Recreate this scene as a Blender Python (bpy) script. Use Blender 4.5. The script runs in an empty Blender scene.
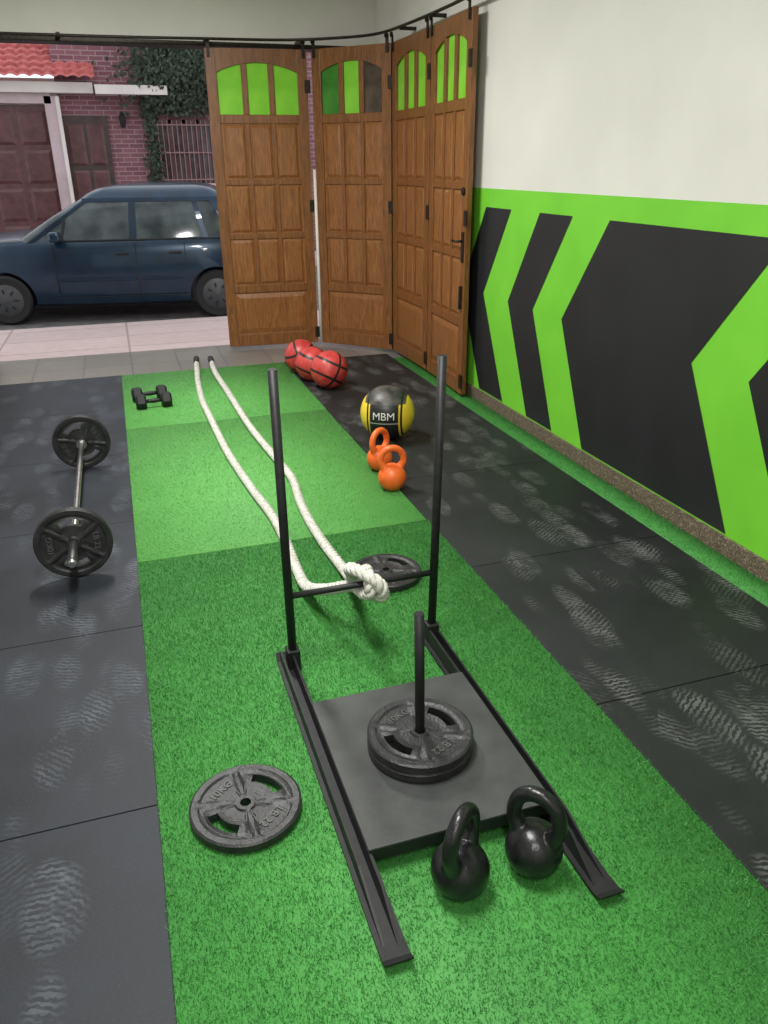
import bpy, bmesh, math, random
import numpy as np
from mathutils import Vector, Matrix
random.seed(7); rng=np.random.default_rng(7)
scn=bpy.context.scene
COL=scn.collection
scn.view_settings.view_transform='Standard'
scn.view_settings.look='None'
scn.view_settings.exposure=0.0

def S(r,g,b):
    f=lambda c:(c/255/12.92) if c/255<=.04045 else ((c/255+.055)/1.055)**2.4
    return (f(r),f(g),f(b),1)

# ---------------------------------------------------------------- materials
class NT:
    def __init__(s,name):
        s.m=bpy.data.materials.new(name); s.m.use_nodes=True
        s.t=s.m.node_tree; s.b=s.t.nodes['Principled BSDF']; s.L=s.t.links
    def n(s,k,**kw):
        x=s.t.nodes.new(k)
        for a,v in kw.items():
            if a in x.inputs: x.inputs[a].default_value=v
            else: setattr(x,a,v)
        return x
    def mix(s,fac,a,b,mode='MIX'):
        x=s.t.nodes.new('ShaderNodeMixRGB'); x.blend_type=mode
        for i,v in ((0,fac),(1,a),(2,b)):
            if isinstance(v,(tuple,float,int)): x.inputs[i].default_value=v
            else: s.L.new(v,x.inputs[i])
        return x.outputs[0]
    def math(s,op,a,b=0.):
        x=s.t.nodes.new('ShaderNodeMath'); x.operation=op
        for i,v in ((0,a),(1,b)):
            if isinstance(v,(float,int)): x.inputs[i].default_value=v
            else: s.L.new(v,x.inputs[i])
        return x.outputs[0]
    def ramp(s,fac,lo,hi,c0=(0,0,0,1),c1=(1,1,1,1)):
        x=s.t.nodes.new('ShaderNodeValToRGB'); e=x.color_ramp.elements
        e[0].position=lo;e[1].position=hi;e[0].color=c0;e[1].color=c1
        s.L.new(fac,x.inputs[0]); return x.outputs[0]
    def pos(s,world=True,scale=None):
        if world: o=s.n('ShaderNodeNewGeometry').outputs['Position']
        else: o=s.n('ShaderNodeTexCoord').outputs['Object']
        if scale:
            m=s.n('ShaderNodeMapping'); m.inputs['Scale'].default_value=scale; s.L.new(o,m.inputs[0]); o=m.outputs[0]
        return o
    def noise(s,vec,scale,detail=4.,rough=.5,dist=0.):
        x=s.n('ShaderNodeTexNoise'); x.inputs['Scale'].default_value=scale; x.inputs['Detail'].default_value=detail
        x.inputs['Roughness'].default_value=rough; x.inputs['Distortion'].default_value=dist
        s.L.new(vec,x.inputs['Vector']); return x.outputs['Fac']
    def set(s,**kw):
        for k,v in kw.items():
            k=k.replace('_',' ')
            if isinstance(v,(tuple,float,int)): s.b.inputs[k].default_value=v
            else: s.L.new(v,s.b.inputs[k])
    def bump(s,h,strength=.3,dist=.01):
        x=s.n('ShaderNodeBump'); x.inputs['Strength'].default_value=strength; x.inputs['Distance'].default_value=dist
        s.L.new(h,x.inputs['Height']); s.L.new(x.outputs[0],s.b.inputs['Normal'])

def M(name,c1,c2=None,scale=15,rough=.6,metal=0.,bump=0.,bscale=60,lo=.35,hi=.65,world=False,spec=.5):
    t=NT(name); v=t.pos(world)
    if c2 is None: c2=tuple(x*.82 for x in c1[:3])+(1,)
    t.set(Base_Color=t.ramp(t.noise(v,scale),lo,hi,c2,c1),Roughness=rough,Metallic=metal)
    t.b.inputs['Specular IOR Level'].default_value=spec
    if bump: t.bump(t.noise(v,bscale,3),bump)
    return t.m

def mat_wood(name,c1,c2):
    t=NT(name); v=t.pos(False,(14,14,1.2))
    n=t.noise(v,3.2,6,.6,1.2); n2=t.noise(t.pos(False,(60,60,3)),4,3); n3=t.noise(t.pos(True),2.2,4,.6)
    c=t.ramp(n,.3,.7,c2,c1); c=t.mix(t.ramp(n2,.45,.75),c,tuple(x*.6 for x in c2[:3])+(1,))
    c=t.mix(t.math('MULTIPLY',t.ramp(n3,.45,.75),.35),c,c2)
    t.set(Base_Color=c,Roughness=.36); t.bump(n2,.14,.003); return t.m
def mat_mat(name,base,dust,print_,tread):
    t=NT(name); p=t.pos(True)
    n=t.noise(p,1.1,6,.62); n2=t.noise(p,140,3)
    c=t.mix(t.ramp(n,.40,.75),base,dust)
    # dusty shoe sole prints: oval cells filled with zig-zag tread bars, at several orientations
    for k,(rot,sc,off) in enumerate(((.35,6.2,(0,0,0)),(-.6,5.6,(3.3,1.7,0)),(.05,5.9,(7.1,4.4,0)),(.8,6.4,(1.9,8.2,0)))):
        mp=t.n('ShaderNodeMapping'); mp.inputs['Rotation'].default_value=(0,0,rot); mp.inputs['Location'].default_value=off; mp.inputs['Scale'].default_value=(1,.42,1); t.L.new(p,mp.inputs[0])
        vo=t.n('ShaderNodeTexVoronoi'); vo.inputs['Scale'].default_value=sc; t.L.new(mp.outputs[0],vo.inputs['Vector'])
        blob=t.ramp(vo.outputs['Distance'],.28,.40,(1,1,1,1),(0,0,0,1))
        sx=t.n('ShaderNodeSeparateXYZ'); t.L.new(vo.outputs['Color'],sx.inputs[0])
        pick=t.ramp(sx.outputs[0],.38,.5)
        m2=t.n('ShaderNodeMapping'); m2.inputs['Rotation'].default_value=(0,0,rot+math.pi/2); t.L.new(p,m2.inputs[0])
        w=t.n('ShaderNodeTexWave'); w.inputs['Scale'].default_value=17; w.inputs['Distortion'].default_value=4; w.inputs['Detail'].default_value=1; w.inputs['Detail Scale'].default_value=3
        t.L.new(m2.outputs[0],w.inputs['Vector'])
        tr=t.math('MULTIPLY',blob,t.ramp(w.outputs['Fac'],.45,.62)); tr=t.math('MULTIPLY',tr,pick); tr=t.math('MULTIPLY',tr,t.ramp(t.noise(p,7,4,.7),.36,.64)); tr=t.math('MULTIPLY',tr,tread)
        c=t.mix(tr,c,print_)
    c=t.mix(t.math('MULTIPLY',t.ramp(n2,.58,.75),.35),c,tuple(x*1.6 for x in dust[:3])+(1,))
    t.set(Base_Color=c,Roughness=t.math('ADD',t.math('MULTIPLY',n,.3),.42))
    t.b.inputs['Specular IOR Level'].default_value=.32
    t.bump(n2,.18,.003); return t.m
def mat_turf(name,c1,c2,c3):
    t=NT(name); p=t.pos(True)
    n=t.noise(p,4,5,.65); n2=t.noise(p,160,2)
    g=t.n('ShaderNodeNewGeometry').outputs['Random Per Island']
    c=t.ramp(n,.25,.75,c2,c1); c=t.mix(t.math('MULTIPLY',t.ramp(n2,.4,.7),.4),c,c2)
    c=t.mix(t.math('MULTIPLY',g,.55),c,c3)
    t.set(Base_Color=c,Roughness=.6); t.b.inputs['Specular IOR Level'].default_value=.3
    t.bump(n2,.5,.006); return t.m
def mat_tile(name,c1,c2,mortar,size,world=True,rough=.6,w=None,h=None,vert=False,offs=0.,msize=.012):
    t=NT(name); p=t.pos(True)
    if vert:
        sx=t.n('ShaderNodeSeparateXYZ'); t.L.new(p,sx.inputs[0]); cx=t.n('ShaderNodeCombineXYZ')
        t.L.new(sx.outputs[0],cx.inputs[0]); t.L.new(sx.outputs[2],cx.inputs[1]); p=cx.outputs[0]
    b=t.n('ShaderNodeTexBrick'); b.offset=offs
    b.inputs['Scale'].default_value=1; b.inputs['Brick Width'].default_value=w or size; b.inputs['Row Height'].default_value=h or size
    b.inputs['Mortar Size'].default_value=msize; b.inputs['Color1'].default_value=c1; b.inputs['Color2'].default_value=c2; b.inputs['Mortar'].default_value=mortar
    t.L.new(p,b.inputs['Vector'])
    n=t.noise(t.pos(True),9,7,.75)
    c=t.mix(t.math('MULTIPLY',t.ramp(n,.35,.7),.4),b.outputs['Color'],tuple(x*.55 for x in c1[:3])+(1,))
    t.set(Base_Color=c,Roughness=rough); t.bump(b.outputs['Fac'],-.3,.006); return t.m
def mat_speckle(name,base,a,b,sc=90):
    t=NT(name); p=t.pos(True)
    v=t.n('ShaderNodeTexVoronoi'); v.inputs['Scale'].default_value=sc; t.L.new(p,v.inputs['Vector'])
    sx=t.n('ShaderNodeSeparateXYZ'); t.L.new(v.outputs['Color'],sx.inputs[0])
    c=t.mix(t.ramp(sx.outputs[0],.45,.55),base,a); c=t.mix(t.ramp(sx.outputs[1],.80,.86),c,b)
    t.set(Base_Color=c,Roughness=.4); return t.m

m_white=M('wall_white_paint',S(221,219,212),S(213,211,205),2,.75,bump=.05,bscale=80,world=True)
m_green=M('wall_green_paint',S(120,206,54),S(112,197,49),3,.55,world=True)
m_black=M('wall_black_paint',S(34,34,38),S(28,28,31),3,.5,world=True)
m_ceil=M('ceiling_paint',S(230,230,225),None,2,.8,world=True)
m_terr=mat_speckle('terrazzo',S(112,96,84),S(86,74,66),S(146,130,116),150)
m_floor=mat_tile('granite_tile',S(142,135,128),S(132,126,120),S(104,100,97),.4,rough=.3,msize=.006)
m_side=mat_tile('sidewalk_concrete',S(204,182,180),S(196,173,171),S(160,140,138),.8,rough=.85,w=1.2,h=.62,msize=.012)
m_street=M('asphalt',S(112,108,108),S(86,84,84),6,.9,bump=.4,bscale=90,world=True)
m_matL=mat_mat('rubber_mat_left',S(31,34,40),S(50,54,62),S(96,101,110),.5)
m_matR=mat_mat('rubber_mat_right',S(28,30,31),S(46,48,49),S(112,114,112),.65)
m_turfN=mat_turf('turf_near',S(62,140,62),S(38,106,45),S(104,178,92))
m_turfF=mat_turf('turf_far',S(92,164,80),S(72,142,64),S(132,200,114))
m_wood=mat_wood('varnished_wood',S(156,101,55),S(106,66,33))
m_woodp=mat_wood('varnished_wood_panel',S(170,113,63),S(122,76,38))
m_metal=M('black_powder_coat',S(33,33,35),S(24,24,26),30,.5,bump=.05,spec=.35)
m_deck=M('worn_steel_deck',S(64,66,65),S(48,50,50),9,.55,bump=.06)
m_iron=M('cast_iron_black',S(44,44,46),S(28,28,30),25,.42,bump=.25,bscale=120)
m_kb=M('kettlebell_black',S(30,31,34),S(20,20,22),30,.3,bump=.1,bscale=140)
m_orange=M('kettlebell_orange',S(240,112,48),S(228,96,36),20,.4,bump=.1,bscale=120)
m_chrome=M('chrome',S(210,210,210),S(180,180,180),20,.28,1.)
m_rope=M('rope_white',S(224,222,214),S(188,186,176),60,.85,bump=.5,bscale=250)
m_rubber=M('rubber',S(24,24,26),None,20,.6)
m_ltext=M('raised_letter',S(84,84,83),None,20,.5)
m_hard=M('aged_metal',S(58,52,44),S(34,31,27),40,.45,.6)
m_gaplight=M('gap_daylight_white',S(240,236,228),S(228,224,216),20,.5)  # white put in for daylight showing through the door gap
m_glassg=M('green_glass',S(142,216,66),S(122,200,54),6,.12)
m_glassd=M('clear_glass_dark',S(95,80,70),S(60,50,45),8,.08)
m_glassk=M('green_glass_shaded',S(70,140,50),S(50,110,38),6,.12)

# ---------------------------------------------------------------- mesh helpers
def link(o,parent=None):
    COL.objects.link(o)
    if parent is not None: o.parent=parent
    return o
def root(name,loc=(0,0,0),rz=0.,rot=None):
    e=bpy.data.objects.new(name,None); e.empty_display_size=.1; COL.objects.link(e)
    e.location=loc; e.rotation_euler=rot if rot else (0,0,rz); return e
def mk(name,verts,faces,mat,parent=None,smooth=False,loc=None,rot=None,mats=None,mi=None):
    me=bpy.data.meshes.new(name); me.from_pydata([tuple(v) for v in verts],[],[tuple(f) for f in faces]); me.update()
    for m in (mats or [mat]): me.materials.append(m)
    if mi is not None: me.polygons.foreach_set('material_index',mi)
    if smooth: me.polygons.foreach_set('use_smooth',[True]*len(me.polygons))
    bm=bmesh.new(); bm.from_mesh(me); bmesh.ops.recalc_face_normals(bm,faces=bm.faces); bm.to_mesh(me); bm.free()
    o=bpy.data.objects.new(name,me); link(o,parent)
    if loc: o.location=loc
    if rot: o.rotation_euler=rot
    return o
def box(name,c,s,mat,parent=None,bev=0.,rot=None,seg=2):
    x,y,z=[k/2 for k in s]
    V=[(a*x,b*y,d*z) for a in(-1,1) for b in(-1,1) for d in(-1,1)]
    F=[(0,1,3,2),(4,6,7,5),(0,4,5,1),(2,3,7,6),(0,2,6,4),(1,5,7,3)]
    o=mk(name,V,F,mat,parent,loc=c,rot=rot)
    if bev:
        md=o.modifiers.new('b','BEVEL'); md.width=bev; md.segments=seg
    return o
def frames(P):
    P=np.array(P,float); T=np.gradient(P,axis=0); T/=np.linalg.norm(T,axis=1)[:,None]
    a=np.array([0,0,1.]) if abs(T[0][2])<.9 else np.array([1.,0,0])
    n=a-T[0]*(a@T[0]); n/=np.linalg.norm(n); N=[n]
    for i in range(1,len(P)):
        n=N[-1]-T[i]*(N[-1]@T[i]); n/=np.linalg.norm(n); N.append(n)
    N=np.array(N); B=np.cross(T,N); return P,T,N,B
def catmull(P,step=.01,closed=False):
    P=[np.array(p,float) for p in P]; Q=[2*P[0]-P[1]]+P+[2*P[-1]-P[-2]]; out=[]
    for i in range(1,len(Q)-2):
        a,b,c,d=Q[i-1:i+3]; n=max(2,int(np.linalg.norm(c-b)/step))
        for k in range(n):
            t=k/n; out.append(.5*((2*b)+(c-a)*t+(2*a-5*b+4*c-d)*t*t+(-a+3*b-3*c+d)*t**3))
    out.append(P[-1]); return np.array(out)
def tubegeo(P,r,n=16):
    P,T,N,B=frames(P); R=np.broadcast_to(np.array(r,float),(len(P),))
    V=[];F=[]
    for i in range(len(P)):
        for k in range(n):
            a=2*math.pi*k/n; V.append(P[i]+R[i]*(math.cos(a)*N[i]+math.sin(a)*B[i]))
    for i in range(len(P)-1):
        for k in range(n):
            k2=(k+1)%n; F.append((i*n+k,i*n+k2,(i+1)*n+k2,(i+1)*n+k))
    F.append(tuple(range(n))[::-1]); F.append(tuple((len(P)-1)*n+k for k in range(n)))
    return V,F
def tube(name,P,r,mat,parent=None,n=16,smooth=True):
    V,F=tubegeo(P,r,n); o=mk(name,V,F,mat,parent)
    if smooth:
        me=o.data; me.polygons.foreach_set('use_smooth',[len(p.vertices)==4 for p in me.polygons])
    return o
def lathe(name,prof,mat,parent=None,n=40,loc=None,rot=None,smooth=True,mats=None,mi=None):
    V=[];F=[];MI=[]
    for (r,z) in prof:
        for k in range(n):
            a=2*math.pi*k/n; V.append((r*math.cos(a),r*math.sin(a),z))
    for i in range(len(prof)-1):
        for k in range(n):
            k2=(k+1)%n; F.append((i*n+k,i*n+k2,(i+1)*n+k2,(i+1)*n+k)); MI.append(mi[i] if mi else 0)
    F.append(tuple(range(n))[::-1]); F.append(tuple((len(prof)-1)*n+k for k in range(n))); MI+=[mi[0] if mi else 0,mi[-1] if mi else 0]
    o=mk(name,V,F,mat,parent,loc=loc,rot=rot,mats=mats,mi=MI)
    if smooth:
        o.data.shade_smooth()
        md=o.modifiers.new('es','EDGE_SPLIT'); md.split_angle=math.radians(35)
    return o
def prism(name,poly,axis,a,b,mat,parent=None,loc=None,rot=None):
    def P(u,v,w): return {'x':(w,u,v),'y':(u,w,v),'z':(u,v,w)}[axis]
    n=len(poly); V=[P(u,v,a) for u,v in poly]+[P(u,v,b) for u,v in poly]
    F=[tuple(range(n)),tuple(range(2*n-1,n-1,-1))]+[(i,(i+1)%n,n+(i+1)%n,n+i) for i in range(n)]
    return mk(name,V,F,mat,parent,loc=loc,rot=rot)
def textmesh(name,body,size,mat,parent,loc,rot,ext=.001):
    cu=bpy.data.curves.new(name,'FONT'); cu.body=body; cu.size=size; cu.align_x='CENTER'; cu.align_y='CENTER'; cu.extrude=ext
    o=bpy.data.objects.new(name,cu); COL.objects.link(o)
    bpy.context.view_layer.update()
    me=bpy.data.meshes.new_from_object(o.evaluated_get(bpy.context.evaluated_depsgraph_get()))
    bpy.data.objects.remove(o); me.materials.clear(); me.materials.append(mat)
    ob=bpy.data.objects.new(name,me); link(ob,parent); ob.location=loc; ob.rotation_euler=rot; return ob

# ---------------------------------------------------------------- room shell
XR=2.4; XL=-3.0; YF=7.55; YB=-2.2; ZC=3.15; ZH=2.52
box('floor',((XR+XL)/2,(YF+.2+YB)/2,-.065),(XR-XL+.4,YF+.2-YB,.1),m_floor)
box('ceiling',((XR+XL)/2,(YF+YB)/2+.1,ZC+.05),(XR-XL+.4,YF-YB+.4,.1),m_ceil)
wr=root('wall_right')
box('wall_body',(XR+.1,(YF+YB)/2+.1,(ZC-.12)/2+.0),(.2,YF-YB+.2,ZC+.1),m_white,wr)
GT=1.44; BT=1.325; BB=.085
mk('green_field',[(XR-.001,YB,.02),(XR-.001,YF,.02),(XR-.001,YF,GT),(XR-.001,YB,GT)],[(0,1,2,3)],m_green,wr)
def chev(n,o,i):
    za=.765; x=XR-.003
    mk(n,[(x,o[0],BT),(x,o[1],za),(x,o[2],BB),(x,i[2],BB),(x,i[1],za),(x,i[0],BT)],[(0,1,4,5),(1,2,3,4)],m_black,wr)
chev('black_chevron_1',(5.11,5.47,5.10),(4.74,5.10,4.72))
chev('black_chevron_2',(4.37,4.72,4.37),(4.00,4.38,4.04))
chev('black_chevron_3',(3.64,4.03,3.69),(2.46,2.88,2.49))
chev('black_chevron_4',(2.12,2.52,2.13),(1.75,2.15,1.76))
chev('black_chevron_5',(1.38,1.78,1.39),(-.2,.2,-.19))
chev('black_chevron_0',(5.85,6.21,5.84),(5.48,5.84,5.47))
box('baseboard_right',(XR-.011,(YF+YB)/2,.033),(.016,YF-YB-.02,.09),m_terr)
box('wall_left',(XL-.1,(YF+YB)/2+.1,ZC/2),(.2,YF-YB+.2,ZC+.1),m_white)
box('wall_back',((XR+XL)/2,YB-.1,ZC/2),(XR-XL+.4,.2,ZC+.1),m_white)
wf=root('wall_front')
box('header',((XR+XL)/2,YF+.1,(ZC+ZH)/2),(XR-XL,.2,ZC-ZH),m_white,wf)
box('left_pier',((XL-2.0)/2,YF+.1,ZH/2-.01),(-2.0-XL,.2,ZH+.02),m_white,wf)
box('lintel_trim',((XR-2.0)/2,YF+.09,ZH-.01),(XR+1.98,.2,.035),m_hard,wf)

# floor coverings
ys=[6.78,5.75,4.735,3.71,2.70,1.74,.74,-.26,-1.26]
for i in range(8):
    a,b=ys[i+1],ys[i]
    for c in range(2):
        x0=-.0925-1.0*c
        box('rubber_floor_mat',(x0-.5,(a+b)/2,-.0075),(.996,b-a-.004,.0148),m_matL,bev=.002)
yr=[6.78,5.77,4.76,3.79,2.72,1.73,.73,-.27,-1.27]
for i in range(8):
    a,b=yr[i+1],yr[i]
    box('rubber_floor_mat',(1.276+.4815,(a+b)/2,-.0075),(.959,b-a-.004,.0148),m_matR,bev=.002)
def turf(name,x0,x1,y0,y1,mat,dens,h,w=.0028):
    n=int((x1-x0)*(y1-y0)*dens)
    c=np.stack([rng.uniform(x0+.001,x1-.001,n),rng.uniform(y0+.002,y1-.002,n),np.full(n,-.004)],1)
    a=rng.uniform(0,2*math.pi,n); d=np.stack([np.cos(a),np.sin(a),np.zeros(n)],1)
    tilt=rng.normal(0,.45,(n,2))*h; hh=h*rng.uniform(.6,1.2,n)
    tip=c+np.stack([tilt[:,0],tilt[:,1],hh],1)
    V=np.concatenate([c-d*w/2,c+d*w/2,tip],1).reshape(-1,3)
    bv=np.array([(x,y,z) for x in(x0,x1) for y in(y0,y1) for z in(-.0148,-.003)])
    nb=len(bv); V=np.concatenate([bv,V]); bf=[(0,1,3,2),(4,6,7,5),(0,4,5,1),(2,3,7,6),(0,2,6,4),(1,5,7,3)]
    me=bpy.data.meshes.new(name); me.vertices.add(len(V)); me.vertices.foreach_set('co',V.ravel())
    loops=np.concatenate([np.array(bf).ravel(),np.arange(nb,nb+3*n)]); me.loops.add(len(loops)); me.loops.foreach_set('vertex_index',loops.astype(np.int32))
    me.polygons.add(6+n); st=np.concatenate([np.arange(6)*4,24+np.arange(n)*3]); me.polygons.foreach_set('loop_start',st.astype(np.int32))
    me.update(calc_edges=True); me.validate(); me.materials.append(mat)
    o=bpy.data.objects.new(name,me); COL.objects.link(o); return o
turf('artificial_turf',-.0965,1.2775,-.9,3.235,m_turfN,36000,.012)
turf('artificial_turf',-.0965,1.274,3.252,5.25,m_turfF,20000,.008)
turf('artificial_turf',-.0965,1.277,5.258,6.78,m_turfF,19000,.008)
turf('artificial_turf',2.236,2.380,-.9,6.6,m_turfN,24000,.009)

# ---------------------------------------------------------------- doors
def frustum(name,x0,x1,z0,z1,y,dep,inset,mat,parent):
    V=[(x0,y,z0),(x1,y,z0),(x1,y,z1),(x0,y,z1),(x0+inset,y+dep,z0+inset),(x1-inset,y+dep,z0+inset),(x1-inset,y+dep,z1-inset),(x0+inset,y+dep,z1-inset)]
    F=[(0,1,2,3),(4,7,6,5),(0,4,5,1),(1,5,6,2),(2,6,7,3),(3,7,4,0)]
    return mk(name,V,F,mat,parent)
def door(name,A,B,panes=(0,0,0),lock=False,gap_strip=False,zb=.02,zt=2.475):
    A=Vector(A);B=Vector(B); d=B-A; W=d.length-.008; e=root(name,(A.x,A.y,0),math.atan2(d.y,d.x))
    T=.042; sw=.085; x0=.004; x1=x0+W
    box('stile_1',(x0+sw/2,0,(zb+zt)/2),(sw,T,zt-zb),m_wood,e,.004); box('stile_2',(x1-sw/2,0,(zb+zt)/2),(sw,T,zt-zb),m_wood,e,.004)
    gz0=1.985; gz1=2.30; arc=.075
    rails=[(zb,.13),(.51,.58),(.98,1.03),(1.43,1.48),(gz0-.07,gz0)]
    for k,(a,b) in enumerate(rails): box('rail_%d'%(k+1),((x0+x1)/2,0,(a+b)/2),(W-2*sw+.002,T-.004,b-a),m_wood,e,.004)
    xi0=x0+sw;xi1=x1-sw;wi=xi1-xi0
    n=18; poly=[(xi0-.001,zt),(xi0-.001,gz1)]
    for k in range(1,n):
        u=k/n; poly.append((xi0+wi*u,gz1+arc*math.sin(math.pi*u)**.8))
    poly+=[(xi1+.001,gz1),(xi1+.001,zt)]
    V=[];F=[]
    bot=poly[1:-1]; N=len(bot)
    for y in(-T/2+.002,T/2-.002):
        for (x,z) in bot: V.append((x,y,z))
        for (x,z) in bot: V.append((x,y,zt))
    for k in range(N-1):
        F+= [(k,k+1,N+k+1,N+k),(2*N+k,3*N+k,3*N+k+1,2*N+k+1),(k,2*N+k,2*N+k+1,k+1),(N+k,N+k+1,3*N+k+1,3*N+k)]
    mk('arched_head',V,F,m_wood,e)
    mw=.048
    for k in(1,2):
        xm=xi0+wi*k/3; box('glazing_bar_%d'%k,(xm,0,(gz0+gz1+arc*.9)/2),(mw,T-.006,gz1+arc*.9-gz0),m_wood,e,.003)
    for k in range(3):
        a=xi0+wi*k/3;b=a+wi/3
        box('glass_pane_%d'%(k+1),((a+b)/2,.004,(gz0+gz1+arc)/2),(b-a,.006,gz1+arc-gz0),(m_glassg,m_glassd,m_glassk)[panes[k]],e)
    RW=[(1.48,gz0-.07),(1.03,1.43),(.58,.98)]
    for r,(z0,z1) in enumerate(RW):
        for k in(1,2):
            xm=xi0+wi*k/3; box('muntin_%d_%d'%(r,k),(xm,0,(z0+z1)/2),(.034,T-.006,z1-z0+.002),m_wood,e,.003)
    box('backing',((xi0+xi1)/2,0,(.1+gz0-.05)/2),(wi+.01,.012,gz0-.05-.1),m_woodp,e)
    for r,(z0,z1) in enumerate(RW):
        for k in range(3):
            a=xi0+wi*k/3+.02;b=xi0+wi*(k+1)/3-.02
            for s in(-1,1): frustum('raised_panel_%d_%d_%d'%(r,k,s),a,b,z0+.008,z1-.008,s*.006,s*.011,.022,m_woodp,e)
    for s in(-1,1): frustum('kick_panel_%d'%s,xi0+.01,xi1-.01,.14,.50,s*.006,s*.011,.04,m_woodp,e)
    for z in(.12,1.25,2.2):
        box('hinge_%d'%int(z*100),(x1-.002,-T/2-.004,z),(.05,.008,.1),m_hard,e)
    for xx,nm in((x0+.03,'hanger_1'),(x1-.03,'hanger_2')):
        box(nm,(xx,-T/2-.008,zt-.01),(.026,.010,.11),m_hard,e)
        lathe(nm+'_wheel',[(.018,-.008),(.020,0),(.018,.008)],m_hard,e,16,loc=(xx,-T/2-.016,zt+.05),rot=(math.pi/2,0,0))
    if gap_strip:
        tube('gap_light_strip',[(-.010,-.016,.03),(-.010,-.016,.8),(-.010,-.016,1.55)],.0145,m_gaplight,e,12)  # added white strip, stands in for the bright gap between two doors
    if lock:
        box('lock_plate',(x1-.04,-T/2-.004,1.06),(.04,.008,.2),m_hard,e)
        tube('lever',[(x1-.04,-T/2-.006,1.10),(x1-.04,-T/2-.05,1.10),(x1-.12,-T/2-.055,1.10)],.008,m_hard,e,8)
        box('bolt',(x1-.035,-T/2-.012,.72),(.02,.02,.16),m_hard,e)
        lathe('cylinder_lock',[(.025,0),(.025,.014),(.01,.018)],m_hard,e,16,loc=(x1-.05,-T/2,1.42),rot=(math.pi/2,0,0))
    return e
door('door_1',(.905,7.49),(1.755,7.42))
door('door_2',(1.795,7.39),(2.325,6.84),panes=(2,0,1),gap_strip=True)
door('door_3',(2.335,6.82),(2.345,6.00))
door('door_4',(2.345,5.985),(2.310,5.19),lock=True)
door('door_5',(-1.98,7.60),(-1.13,7.60))
tr=root('sliding_door_track')
ZT=2.535
path=catmull([(-1.9,7.41,ZT-.02),(0,7.41,ZT-.015),(.9,7.41,ZT-.005),(1.55,7.37,ZT),(1.95,7.15,ZT),(2.2,6.85,ZT),(2.27,6.3,ZT),(2.29,5.6,ZT),(2.27,5.0,ZT)],.05)
tube('rail',path,.011,m_hard,tr,10)
for x,y,w in ((-1.2,7.41,0),(-.2,7.41,0),(.93,7.41,0),(1.7,7.33,0),(2.27,6.5,1),(2.28,5.9,1),(2.28,5.15,1)):
    if w==0: box('bracket',(x,(y+YF)/2,ZT-.005),(.03,YF-y-.002,.022),m_hard,tr)
    else: box('bracket',((x+XR)/2,y,ZT-.005),(XR-x-.002,.03,.022),m_hard,tr)

# ---------------------------------------------------------------- plates
def plate(name,loc,rot=(0,0,0),R=.15,th=.028,hole=.0148,slot=0.,parent=None,label='10KG'):
    e=bpy.data.objects.new(name,None); e.empty_display_size=.05; link(e,parent); e.location=loc; e.rotation_euler=rot
    k=R/.15; h=th/2
    rad=[(hole,h),(.026*k,h),(.030*k,h*.62),(.056*k,h*.58),(.062*k,h*.58),(.078*k,h*.86),(.106*k,h*.86),(.113*k,h*.58),(.122*k,h*.64),(.128*k,h*.96),(.144*k,h),(.15*k,h*.7)]
    n=96; V=[];F=[]; nr=len(rad)
    def rib(a):
        return min(abs((a-b+math.pi)%(2*math.pi)-math.pi) for b in (math.pi/2-.62,math.pi/2+.62,-math.pi/2-.62,-math.pi/2+.62))
    for s in(1,-1):
        for j,(r,z) in enumerate(rad):
            for i in range(n):
                a=2*math.pi*i/n; zz=z
                if 2<=j<=8:
                    da=rib(a)
                    if abs(math.sin(a))>=math.sin(.78): zz=h*.58
                    if da*r<.008*k: zz=h*.95
                V.append((r*math.cos(a),r*math.sin(a),s*zz))
    idx=lambda s,j,i:s*nr*n+j*n+i%n
    def present(j,i):
        if j<0 or j>=nr-1: return False
        a=2*math.pi*(i+.5)/n; a=(a+math.pi)%(2*math.pi)-math.pi
        d=min(abs(a),math.pi-abs(a))
        return not (j==5 and d<.50)
    for j in range(nr-1):
        for i in range(n):
            if not present(j,i): continue
            F.append((idx(0,j,i),idx(0,j,i+1),idx(0,j+1,i+1),idx(0,j+1,i)))
            F.append((idx(1,j,i),idx(1,j+1,i),idx(1,j+1,i+1),idx(1,j,i+1)))
            if not present(j-1,i): F.append((idx(0,j,i),idx(1,j,i),idx(1,j,i+1),idx(0,j,i+1)))
            if not present(j+1,i): F.append((idx(0,j+1,i),idx(0,j+1,i+1),idx(1,j+1,i+1),idx(1,j+1,i)))
            if not present(j,i-1): F.append((idx(0,j,i),idx(0,j+1,i),idx(1,j+1,i),idx(1,j,i)))
            if not present(j,i+1): F.append((idx(0,j,i+1),idx(1,j,i+1),idx(1,j+1,i+1),idx(0,j+1,i+1)))
    o=mk('disc',V,F,m_iron,e,rot=(0,0,slot)); 
    o.data.shade_smooth(); md=o.modifiers.new('es','EDGE_SPLIT'); md.split_angle=math.radians(32)
    if label:
        for s in(1,-1):
            a=slot+s*math.pi/2
            textmesh('lettering_%d'%(s+2),label if s>0 else 'LB 22',.033*k,m_ltext,e,(.088*k*math.cos(a),.088*k*math.sin(a),h*.58+.001),(0,0,a-math.pi/2),.0015)
    return e
plate('weight_plate',(.132,1.640,.0165),(0,0,0),slot=math.radians(40))
plate('weight_plate',(.905,2.77,.0165),(0,0,.3),slot=math.radians(20))

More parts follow.
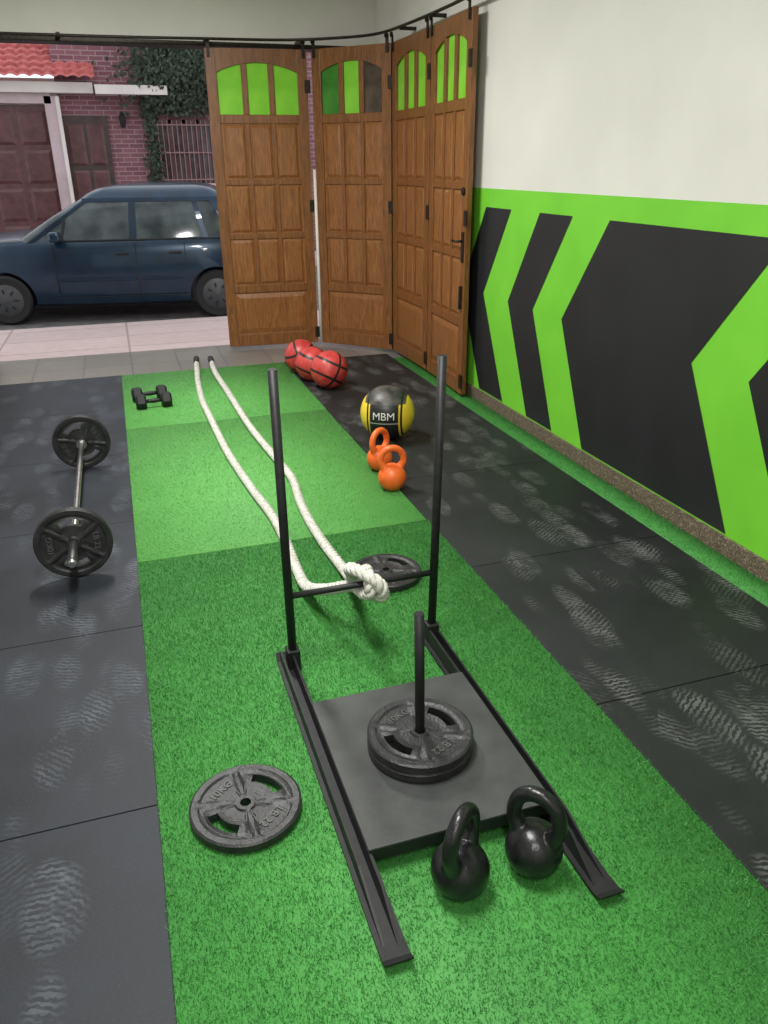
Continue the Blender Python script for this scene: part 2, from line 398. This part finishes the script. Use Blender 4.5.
# ---------------------------------------------------------------- sled
sl=root('weight_sled')
ZD=.075
for sx,x in((-1,.375),(1,.905)):
    prof=[(2.30,.03),(2.28,.006),(2.20,.004),(1.3,.004),(1.14,.004),(1.095,.010),(1.075,.022)]
    V=[];F=[];w=.033
    for (y,z) in prof:
        for dx in(-w,w):
            for dz in(0,.006): V.append((x+dx,y,z+dz))
    for i in range(len(prof)-1):
        a=i*4;b=a+4
        F+=[(a,b,b+2,a+2),(a+1,a+3,b+3,b+1),(a,a+1,b+1,b),(a+2,b+2,b+3,a+3)]
    F+=[(0,2,3,1),(len(V)-4,len(V)-3,len(V)-1,len(V)-2)]
    mk('runner_shoe',V,F,m_metal,sl)
    prism('runner_web_in',[(2.28,.008),(2.28,ZD-.01),(1.24,ZD-.01),(1.12,.012),(1.15,.008)],'x',x-sx*.016-.004,x-sx*.016+.004,m_metal,sl)
    prism('runner_web_out',[(2.28,.008),(2.28,.055),(1.32,.055),(1.13,.012),(1.15,.008)],'x',x+sx*.018-.003,x+sx*.018+.003,m_metal,sl)
    px=.393 if sx<0 else .905; tx=.388 if sx<0 else .925
    box('socket',(px,2.245,.045),(.044,.05,.07),m_metal,sl,.004)
    tube('upright',[(px,2.245,.02),((px+tx)/2,2.245,.53),(tx,2.245,1.05)],.0148,m_metal,sl,20)
tube('cross_bar',[(.393,2.245,.285),(.65,2.245,.285),(.908,2.245,.285)],.011,m_metal,sl,16)
box('deck',(.64,1.64,ZD-.004),(.505,.60,.008),m_deck,sl,.002)
box('deck_lip_front',(.64,1.342,ZD-.022),(.505,.006,.036),m_metal,sl)
box('deck_lip_back',(.64,1.938,ZD-.022),(.505,.006,.036),m_metal,sl)
lathe('post_collar',[(.028,0),(.028,.006),(.016,.010)],m_metal,sl,24,loc=(.635,1.645,ZD))
tube('loading_post',[(.635,1.645,ZD),(.632,1.645,.3),(.628,1.645,.52)],.0135,m_metal,sl,20)
for k in range(2):
    plate('weight_plate',(.635,1.645,ZD+.0175+k*.0295),(0,0,.5*k),slot=math.radians(25)-.5*k,hole=.0165,label='10KG' if k else None)

# ---------------------------------------------------------------- kettlebells
def kettlebell(name,x,y,rz,mat,R=.066,H=.245,tr=.0175):
    e=root(name,(x,y,.001),rz)
    bm=bmesh.new(); bmesh.ops.create_uvsphere(bm,u_segments=32,v_segments=24,radius=R)
    for v in bm.verts:
        v.co.z=max(v.co.z,-R*.90); v.co.z+=R*.92
    me=bpy.data.meshes.new('b'); bm.to_mesh(me); bm.free()
    V=[tuple(v.co) for v in me.vertices];F=[tuple(p.vertices) for p in me.polygons]; bpy.data.meshes.remove(me)
    hw=.052*R/.066; b=R*1.35
    P=catmull([(-.030,0,b*.75),(-.044,0,b+.02),(-hw-.002,0,b+.06),(-hw*.86,0,H-.046),(-hw*.4,0,H-.022),(0,0,H-.0175),(hw*.4,0,H-.022),(hw*.86,0,H-.046),(hw+.002,0,b+.06),(.044,0,b+.02),(.030,0,b*.75)],.006)
    t=np.abs(np.linspace(-1,1,len(P))); r=tr+.009*np.clip(t-.55,0,1)/.45
    V2,F2=tubegeo(P,r,18); n=len(V); V+=[tuple(v) for v in V2]; F+=[tuple(i+n for i in f) for f in F2]
    o=mk('casting',V,F,mat,e)
    md=o.modifiers.new('r','REMESH'); md.mode='VOXEL'; md.voxel_size=.0032; md.use_smooth_shade=True
    md=o.modifiers.new('s','SMOOTH'); md.iterations=5; md.factor=.6
    return e
kettlebell('kettlebell',.580,1.226,math.radians(40),m_kb,R=.071,H=.25,tr=.019)
kettlebell('kettlebell',.775,1.226,math.radians(-50),m_kb,R=.071,H=.25,tr=.019)
kettlebell('kettlebell',1.238,3.67,math.radians(-8),m_orange,R=.076,H=.25)
kettlebell('kettlebell',1.265,3.97,math.radians(30),m_orange,R=.074,H=.25)

# ---------------------------------------------------------------- barbell
bb=root('barbell',(-.332,0,0))
BZ=.16
tube('bar',[(0,2.98,BZ),(0,3.6,BZ),(0,4.3,BZ),(0,4.75,BZ)],.0135,m_chrome,bb,20)
for k,yy in enumerate((3.19,4.56)):
    plate('plate_%d'%(k+1),(0,yy,BZ+.001),(math.pi/2,0,0),R=.156,th=.03,slot=math.radians(90+25*k),parent=bb)
    s=1 if k==0 else -1
    lathe('collar_%d'%(k+1),[(.013,-.018),(.028,-.018),(.028,.018),(.013,.018)],m_chrome,bb,24,loc=(0,yy+s*.038,BZ),rot=(math.pi/2,0,0))
    lathe('sleeve_%d'%(k+1),[(.012,-.085),(.019,-.085),(.019,.085),(.012,.085)],m_chrome,bb,24,loc=(0,yy-s*.105,BZ),rot=(math.pi/2,0,0))

# ---------------------------------------------------------------- dumbbells
def dumbbell(x,y,rz,L=.25,r=.056):
    e=root('hex_dumbbell',(x,y,.001),rz); h=r*math.cos(math.pi/6)
    for s in(-1,1):
        V=[];F=[]
        for (xx,rr) in ((.0,r*.82),(.012,r),(.058,r),(.072,r*.8)):
            for k in range(6):
                a=math.pi/3*k; V.append((s*(L/2-.072+xx),rr*math.cos(a),h+rr*math.sin(a)))
        for i in range(3):
            for k in range(6): F.append((i*6+k,i*6+(k+1)%6,i*6+6+(k+1)%6,i*6+6+k))
        F+=[tuple(range(6)),tuple(range(18,24))]
        mk('head_%d'%(s+2),V,F,m_rubber,e)
    P=[(u*(L/2-.07),0,h) for u in(-1,-.6,-.2,.2,.6,1)]
    tube('handle',P,[.013,.014,.0165,.0165,.014,.013],m_metal,e,14)
dumbbell(.115,5.71,math.radians(3)); dumbbell(.095,5.92,math.radians(6))

# ---------------------------------------------------------------- medicine balls
def ballmat(name,kind):
    t=NT(name); o=t.n('ShaderNodeTexCoord').outputs['Object']; sx=t.n('ShaderNodeSeparateXYZ'); t.L.new(o,sx.inputs[0])
    if kind=='y':
        ax=t.math('ABSOLUTE',sx.outputs[0])
        side=t.ramp(ax,.088,.090); seam=t.ramp(t.math('ABSOLUTE',t.math('SUBTRACT',ax,.104)),.004,.006,(1,1,1,1),(0,0,0,1))
        top=t.ramp(sx.outputs[2],.075,.078)
        c=t.mix(side,S(30,30,30),S(232,198,56)); c=t.mix(t.math('MULTIPLY',top,t.ramp(ax,.125,.127,(1,1,1,1),(0,0,0,1))),c,t.ramp(t.noise(o,12,4),.4,.65,S(46,46,44),S(92,90,84)))
        c=t.mix(seam,c,S(20,20,20))
        l=t.ramp(t.math('ABSOLUTE',t.math('ADD',sx.outputs[2],.035)),.003,.004,(1,1,1,1),(0,0,0,1))
        c=t.mix(t.math('MULTIPLY',l,t.math('SUBTRACT',1.,side)),c,S(190,190,185))
    else:
        c=t.mix(t.ramp(t.noise(o,14,3),.35,.65),S(182,54,52),S(208,76,72))
        for ax,off in((0,.0),(2,.055),(2,-.055)):
            l=t.ramp(t.math('ABSOLUTE',t.math('SUBTRACT',sx.outputs[ax],off)),.008,.010,(1,1,1,1),(0,0,0,1))
            c=t.mix(l,c,S(40,28,29))
    n=t.noise(o,90,2); t.set(Base_Color=c,Roughness=.42); t.bump(n,.2,.004); return t.m
m_by=ballmat('medicine_ball_yellow_black','y'); m_br=ballmat('medicine_ball_red','r')
def ball(x,y,R,mat,rot,txt=False):
    e=root('medicine_ball',(x,y,R-.002),rot=rot)
    bm=bmesh.new(); bmesh.ops.create_uvsphere(bm,u_segments=64,v_segments=40,radius=R)
    for v in bm.verts:
        d=min(abs(abs(v.co.x)-R*.61),abs(v.co.z-R*.46) if abs(v.co.x)<R*.74 else 9)
        v.co*=1-.015*math.exp(-(d/.006)**2)
    me=bpy.data.meshes.new('shell'); bm.to_mesh(me); bm.free(); me.materials.append(mat); me.shade_smooth()
    o=bpy.data.objects.new('shell',me); link(o,e)
    if txt:
        t=textmesh('lettering','MBM',.066,M('print_white',S(225,225,220)),e,(0,0,0),(0,0,0),0)
        bm=bmesh.new(); bm.from_mesh(t.data); bmesh.ops.triangulate(bm,faces=bm.faces); bmesh.ops.subdivide_edges(bm,edges=bm.edges,cuts=2,use_grid_fill=True)
        for v in bm.verts:
            x_,z_=v.co.x,v.co.y+.008; v.co=Vector((x_,-math.sqrt((R+.0015)**2-x_*x_-z_*z_),z_))
        bm.to_mesh(t.data); bm.free()
    return e
ball(1.485,4.49,.170,m_by,(math.radians(-4),0,math.radians(-27)),True)
ball(1.445,5.80,.145,m_br,(0,.5,.2))
ball(1.375,6.08,.135,m_br,(.3,.2,.9))
ball(1.35,6.36,.138,m_br,(.1,-.4,-.3))

# ---------------------------------------------------------------- rope
left=[(.55,7.06,.024),(.51,6.6,.021),(.48,6.23,.021),(.455,5.7,.021),(.46,5.26,.021),(.475,4.51,.021),(.515,3.91,.021),(.555,3.49,.021),(.56,3.17,.021),(.55,2.90,.024),(.545,2.68,.06),(.58,2.48,.15)]
knot=[(.635,2.33,.235),(.655,2.245,.245),(.662,2.195,.285),(.667,2.245,.325),(.682,2.31,.29),(.692,2.245,.240),(.702,2.19,.262),(.69,2.180,.31),(.655,2.21,.335),(.625,2.28,.33),(.63,2.34,.295)]
right=[(.665,2.45,.22),(.71,2.62,.10),(.735,2.84,.03),(.72,3.12,.021),(.715,3.40,.021),(.725,3.63,.021),(.752,3.95,.021),(.73,4.29,.021),(.685,4.95,.021),(.665,5.86,.021),(.65,6.5,.021),(.67,7.02,.024)]
RP=catmull(left+knot+right,.008)
rp=root('battle_rope')
P,T_,N_,B_=frames(RP)
s=np.concatenate([[0],np.cumsum(np.linalg.norm(np.diff(P,axis=0),axis=1))])
for k in range(3):
    a=2*math.pi*(s/.085)+k*2*math.pi/3
    Q=P+.0115*(np.cos(a)[:,None]*N_+np.sin(a)[:,None]*B_); Q[:,2]=np.maximum(Q[:,2],.0125)
    tube('strand_%d'%(k+1),Q,.0122,m_rope,rp,8)
for nm,idx in (('grip_1',slice(0,22)),('grip_2',slice(-22,None))):
    Q=P[idx].copy(); Q[:,2]=.027; tube(nm,Q,.026,m_rubber,rp,14)

# ---------------------------------------------------------------- outside
ZS=-.12
prism('sidewalk',[(7.75,-.3),(9.55,-.3),(9.55,-.05),(7.75,-.02)],'x',-7,8,m_side)
box('street',(0.5,12.075,ZS-.1),(18,5.04,.2),m_street)
box('pavement',(0.5,15.07,-.15),(18,.94,.3),m_side)
m_brick=mat_tile('purple_brick',S(138,90,98),S(116,72,82),S(158,134,136),.2,rough=.85,w=.24,h=.075,vert=True,offs=.5,msize=.008)
m_cream=M('cream_render',S(226,216,210),S(208,196,192),2,.85,world=True)
m_pinkc=M('pink_grey_render',S(196,174,176),S(178,158,160),3,.85,world=True)
m_brown=M('painted_door_brown',S(96,58,58),S(76,44,45),8,.4)
m_dark=M('dark_wood',S(70,50,46),S(50,36,34),8,.5)
m_tile=M('clay_tile',S(196,108,104),S(160,82,78),14,.8)
m_leaf=M('ivy_leaf',S(72,84,66),S(40,48,38),20,.7)
m_grille=M('window_grille',S(150,112,112))
hf=root('house_facade')
box('brick_wall',(3.4,16.15,2.2),(8,.3,4.7),m_brick,hf)
box('render_wall',(-3.8,16.15,1.4),(6.4,.3,3.1),m_cream,hf)
box('eave_band',(-3.55,15.9,2.80),(7.1,.3,.16),m_cream,hf)
box('gate_pillar',(-.71,15.95,1.3),(.20,.2,2.75),m_pinkc,hf)
box('pillar_light',(-.60,15.93,1.3),(.06,.2,2.75),m_cream,hf)
box('gate_head',(-2.0,15.95,2.66),(2.6,.2,.2),m_pinkc,hf)
gd=root('garage_door'); 
box('leaf',(-1.9,15.97,1.27),(2.18,.05,2.54),m_brown,gd)
for i in range(4):
    for j in range(4):
        frustum('panel_%d_%d'%(i,j),-2.95+.54*i+.05,-2.95+.54*i+.50,.1+j*.61,.1+j*.61+.53,15.945,-.025,.05,m_brown,gd)
fd=root('front_door')
box('frame',(-.21,15.975,1.2),(.74,.05,2.38),m_dark,fd)
for i in range(2):
    for j in range(3): frustum('panel_%d_%d'%(i,j),-.53+.33*i,-.53+.33*i+.28,.12+j*.74,.12+j*.74+.66,15.95,-.025,.04,m_brown,fd)
box('step',(-.2,15.8,.05),(.9,.4,.12),m_pinkc,hf)
box('forecourt',(.5,15.77,-.15),(18,.46,.3),m_pinkc,hf)
box('canopy',(.62,15.8,2.77),(1.18,.42,.14),m_cream,hf)
wn=root('window_1')
box('glass',(1.46,15.98,1.8),(.96,.03,1.0),M('window_dark',S(96,80,84),S(60,48,52),4,.15),wn)
for i in range(5): box('frame_v%d'%i,(.98+.24*i,15.96,1.8),(.06,.06,1.06),m_brown,wn)
for i in range(3): box('frame_h%d'%i,(1.46,15.96,1.30+.5*i),(1.0,.06,.06),m_brown,wn)
for i in range(12): box('bar_%d'%i,(1.0+.084*i,15.90,1.8),(.014,.014,1.04),m_grille,wn)
for z in(1.35,1.8,2.25): box('bar_h%d'%int(z*100),(1.46,15.90,z),(1.0,.02,.02),m_grille,wn)
box('sill',(1.46,15.92,1.25),(1.1,.2,.06),m_pinkc,wn)
wl=root('wall_lantern',(.42,15.9,2.32))
box('arm',(0,.05,.02),(.03,.10,.03),m_metal,wl); lathe('lantern',[(.03,-.12),(.05,-.06),(.06,.05),(.03,.10),(.01,.14)],m_metal,wl,12)
V=[];F=[];nx=300;rows=12
for r in range(rows):
    for e_,(dy,dz) in enumerate(((0,.0),(.17,.085))):
        for i in range(nx):
            x=-7+7.05*i/(nx-1); ph=(x/.19*2*math.pi)
            V.append((x,15.55+r*.16+dy,2.90+r*.105+dz+.035*abs(math.sin(ph/2))+(.03 if e_==0 else 0)))
for r in range(rows*2-1):
    for i in range(nx-1): F.append((r*nx+i,r*nx+i+1,(r+1)*nx+i+1,(r+1)*nx+i))
mk('tiled_roof',V,F,m_tile,hf)
n=4800; V=[];F=[]
for i in range(n):
    if i<4200:
        x=random.gauss(1.42,.37); z=random.gauss(3.02,.30); 
        if z<2.38: z=2.4+random.random()*.4
        y=15.93-random.random()*.40*math.exp(-((z-3)/.6)**2)
    else:
        x=.90+random.gauss(0,.06); z=random.uniform(1.0,2.7); y=15.96-random.random()*.12
    s_=random.uniform(.03,.06); a=Vector((random.gauss(0,1),random.gauss(0,1)*.6,random.gauss(0,1))).normalized(); b=a.cross(Vector((random.random(),1,random.random()))).normalized()
    c=Vector((x,y,z)); k=len(V); V+=[c-a*s_,c-b*s_*.6,c+a*s_,c+b*s_*.6]; F.append((k,k+1,k+2,k+3))
mk('ivy_vine',V,F,m_leaf)

# ---------------------------------------------------------------- car
m_car=NT('car_paint_blue'); m_car.set(Metallic=.3,Roughness=.28); m_car.b.inputs['Coat Weight'].default_value=.4
nn=m_car.noise(m_car.pos(False),5,3); m_car.L.new(m_car.ramp(nn,.3,.7,S(16,40,60),S(22,52,76)),m_car.b.inputs['Base Color']); m_car=m_car.m
m_cglass=M('car_glass',S(92,100,102),S(46,52,56),3,.08)
m_trim=M('car_trim',S(26,28,32),None,10,.6)
m_hub=M('hubcap',S(84,86,90),None,10,.45,.5)
m_lamp=M('headlamp',S(215,220,225),None,10,.1); m_tail=M('tail_lamp',S(150,24,22),None,10,.2)
ang=math.atan2(9.90-10.24,1.05+1.28)
car=root('car',(-1.28,10.24,ZS+.002),ang)
WB=2.42; CY=.80
st=[(-.84,.30,.54,.58,.42),(-.79,.24,.68,.72,.60),(-.62,.2,.81,.87,.74),(-.3,.19,.89,.96,.785),(.05,.19,.925,1.0,.805),(.40,.19,.94,1.01,.82),(1.0,.18,.93,.96,.83),(1.6,.18,.93,.96,.83),(2.2,.18,.94,.97,.83),(2.6,.2,.955,.985,.815),(2.85,.24,.955,.98,.77),(2.98,.30,.90,.93,.70),(3.02,.36,.64,.66,.64)]
V=[];F=[]
ring=lambda u,zb,sh,tp,hw:[(hw*.86,zb),(hw*.96,zb+.04),(hw*.995,zb+.15*(sh-zb)/.7+.05),(hw+.018,zb+(sh-zb)*.52),(hw*1.005,sh-.16),(hw*.985,sh-.07),(hw*.935,sh),(hw*.6,sh+(tp-sh)*.75),(0,tp)]
for s_ in st:
    r=ring(*s_); V+=[(s_[0],CY-y,z) for y,z in r]+[(s_[0],CY+y,z) for y,z in r[-2::-1]]
n=17
for i in range(len(st)-1):
    for k in range(n): F.append((i*n+k,i*n+(k+1)%n,(i+1)*n+(k+1)%n,(i+1)*n+k))
F+=[tuple(range(n)),tuple((len(st)-1)*n+k for k in range(n))[::-1]]
body=mk('body',V,F,m_car,car)
cut=[]
for u in(0,WB):
    for yy in(.05,CY*2-.05):
        c=lathe('cutter',[(.325,-.2),(.325,.2)],m_trim,None,32,rot=(math.pi/2,0,0),smooth=False); c.parent=car; c.location=(u,yy,.28); cut.append(c)
        md=body.modifiers.new('w','BOOLEAN'); md.operation='DIFFERENCE'; md.object=c; md.solver='EXACT'
bpy.context.view_layer.update()
me=bpy.data.meshes.new_from_object(body.evaluated_get(bpy.context.evaluated_depsgraph_get()))
body.modifiers.clear(); body.data=me
me.shade_smooth(); md=body.modifiers.new('es','EDGE_SPLIT'); md.split_angle=math.radians(38)
for c in cut: bpy.data.objects.remove(c)
def rr(u0,u1,hw,z,cr,m=6):
    pts=[]
    for (cx,cy,a0) in ((u1-cr,CY+hw-cr,0),(u0+cr,CY+hw-cr,90),(u0+cr,CY-hw+cr,180),(u1-cr,CY-hw+cr,270)):
        for k in range(m+1):
            a=math.radians(a0+90*k/m); pts.append((cx+cr*math.cos(a),cy+cr*math.sin(a),z))
    return pts
LV=[.91,1.18,1.36,1.42,1.47,1.505,1.525]; HW=[.775,.73,.675,.65,.59,.47,.25]
U0=[.16,.60,.93,1.02,1.12,1.28,1.5]; U1=[2.92,2.74,2.58,2.53,2.46,2.34,2.15]
rings=[rr(a,b,h,z,.13) for a,b,h,z in zip(U0,U1,HW,LV)]
V=[p for r in rings for p in r]; n=len(rings[0]); F=[];MI=[]
for i in range(len(rings)-1):
    for k in range(n): F.append((i*n+k,i*n+(k+1)%n,(i+1)*n+(k+1)%n,(i+1)*n+k)); MI.append(0 if i<2 else 1)
F.append(tuple((len(rings)-1)*n+k for k in range(n))); MI.append(1)
mk('greenhouse',V,F,m_cglass,car,smooth=True,mats=[m_cglass,m_car],mi=MI)
for side in(0,1):
    sy=-1 if side==0 else 1
    def hwz(z): return np.interp(z,LV,HW)
    def strip(nm,u0,z0,u1,z1,w0,w1,mat,m=6):
        V=[];F=[]
        for i in range(m+1):
            t_=i/m; u=u0+(u1-u0)*t_; z=z0+(z1-z0)*t_; h=hwz(z); w=w0+(w1-w0)*t_
            for dx in(-w/2,w/2):
                for off in(-.02,.009): V.append((u+dx,CY+sy*(h+off),z))
        for i in range(m):
            a=i*4;b=a+4; F+=[(a,b,b+2,a+2),(a+1,a+3,b+3,b+1),(a,a+1,b+1,b),(a+2,b+2,b+3,a+3)]
        F+=[(0,2,3,1),(4*m,4*m+1,4*m+3,4*m+2)]
        mk(nm,V,F,mat,car)
    strip('pillar_a',.36,.91,1.05,1.375,.075,.06,m_car)
    strip('pillar_b',1.50,.91,1.53,1.375,.085,.07,m_car)
    strip('pillar_c',2.34,.91,2.22,1.375,.06,.06,m_car)
    strip('pillar_d',2.75,.91,2.46,1.375,.22,.14,m_car)
    strip('quarter_bar',.70,.92,.76,1.15,.03,.03,m_trim)
    V=[(u,CY+sy*(hwz(z)+o_),z) for u in(.98,2.5) for z in(1.335,1.375) for o_ in(-.02,.010)]
    mk('window_frame_top',V,[(0,1,3,2),(4,6,7,5),(0,4,5,1),(2,3,7,6),(0,2,6,4),(1,5,7,3)],m_car,car)
    ys_=CY+sy*.846
    for nm,u in(('door_gap_1',.60),('door_gap_2',1.52),('door_gap_3',2.08)):
        box(nm,(u,CY+sy*.838,.60 if u<2 else .76),(.008,.014,.58 if u<2 else .28),m_trim,car)
    box('sill_line',(1.3,CY+sy*.832,.30),(1.5,.012,.008),m_trim,car)
    box('side_moulding_1',(1.06,ys_,.50),(.88,.016,.045),m_car,car,.005); box('side_moulding_2',(1.79,ys_,.50),(.46,.016,.045),m_car,car,.005)
    box('belt_trim',(1.6,CY+sy*.785,.925),(1.9,.02,.018),m_trim,car,.004)
    for u in(1.36,1.97): box('door_handle',(u,CY+sy*.846,.78),(.15,.022,.03),m_trim,car,.008)
    box('mirror',(.66,CY+sy*.90,.98),(.12,.16,.11),m_car,car,.03,seg=3)
    for u in(0,WB):
        y_=CY+sy*.73
        lathe('tyre',[(.17,-.08),(.255,-.09),(.28,-.07),(.285,0),(.28,.07),(.255,.09),(.17,.08)],m_rubber,car,36,loc=(u,y_,.285),rot=(math.pi/2,0,0))
        lathe('hubcap',[(.185,-.01),(.18,.02),(.14,.03),(.05,.035),(.01,.045)],m_hub,car,28,loc=(u,y_+sy*.065,.285),rot=(-sy*math.pi/2,0,0))
        for k in range(7):
            a=2*math.pi*k/7; box('vent',(u+.105*math.cos(a),y_+sy*.098,.285+.105*math.sin(a)),(.05,.012,.022),m_trim,car,rot=(0,-a,0))
    box('head_lamp',(-.73,CY+sy*.50,.68),(.10,.24,.13),m_lamp,car,.03); box('tail_lamp',(2.93,CY+sy*.64,.76),(.10,.14,.24),m_tail,car,.02)
box('front_bumper',(-.82,CY,.40),(.14,1.30,.22),m_trim,car,.05,seg=3); box('rear_bumper',(3.0,CY,.42),(.14,1.36,.22),m_trim,car,.05,seg=3)
box('number_plate',(3.075,CY,.50),(.01,.4,.12),m_lamp,car)

# ---------------------------------------------------------------- lights
def arealamp(name,loc,sx,sy,p,col=(1,.985,.95)):
    e=root(name,loc)
    box('housing',(0,0,.03),(sx+.06,sy+.06,.05),m_ceil,e)
    l=bpy.data.lights.new('lamp','AREA'); l.shape='RECTANGLE'; l.size=sx; l.size_y=sy; l.energy=p; l.color=col
    o=bpy.data.objects.new('lamp',l); link(o,e); o.location=(0,0,-.002)
arealamp('ceiling_light',(.1,1.7,ZC-.06),.3,1.1,108)
arealamp('ceiling_light',(.1,4.9,ZC-.06),.3,1.1,118)
arealamp('ceiling_light',(-.2,-1.0,ZC-.06),.3,1.1,60)
w=bpy.data.worlds.new('sky'); scn.world=w; w.use_nodes=True
bg=w.node_tree.nodes['Background']; bg.inputs[0].default_value=(.90,.95,1,1); bg.inputs[1].default_value=1.4

# ---------------------------------------------------------------- camera
f,t,wz,r=779.8,math.radians(24.12),math.radians(17.97),math.radians(.53)
fw=Vector((math.sin(wz)*math.cos(t),math.cos(wz)*math.cos(t),-math.sin(t))); ri=Vector((math.cos(wz),-math.sin(wz),0)); dn=fw.cross(ri)
R1=math.cos(r)*ri+math.sin(r)*dn; D1=-math.sin(r)*ri+math.cos(r)*dn
cd=bpy.data.cameras.new('camera'); cam=bpy.data.objects.new('camera',cd); COL.objects.link(cam)
mt=Matrix.Identity(4)
for i in range(3): mt[i][0]=R1[i]; mt[i][1]=-D1[i]; mt[i][2]=-fw[i]; mt[i][3]=(0,0,1.6)[i]
cam.matrix_world=mt; cd.sensor_fit='VERTICAL'; cd.sensor_height=24; cd.lens=f/1024*24; cd.clip_start=.05
scn.camera=cam
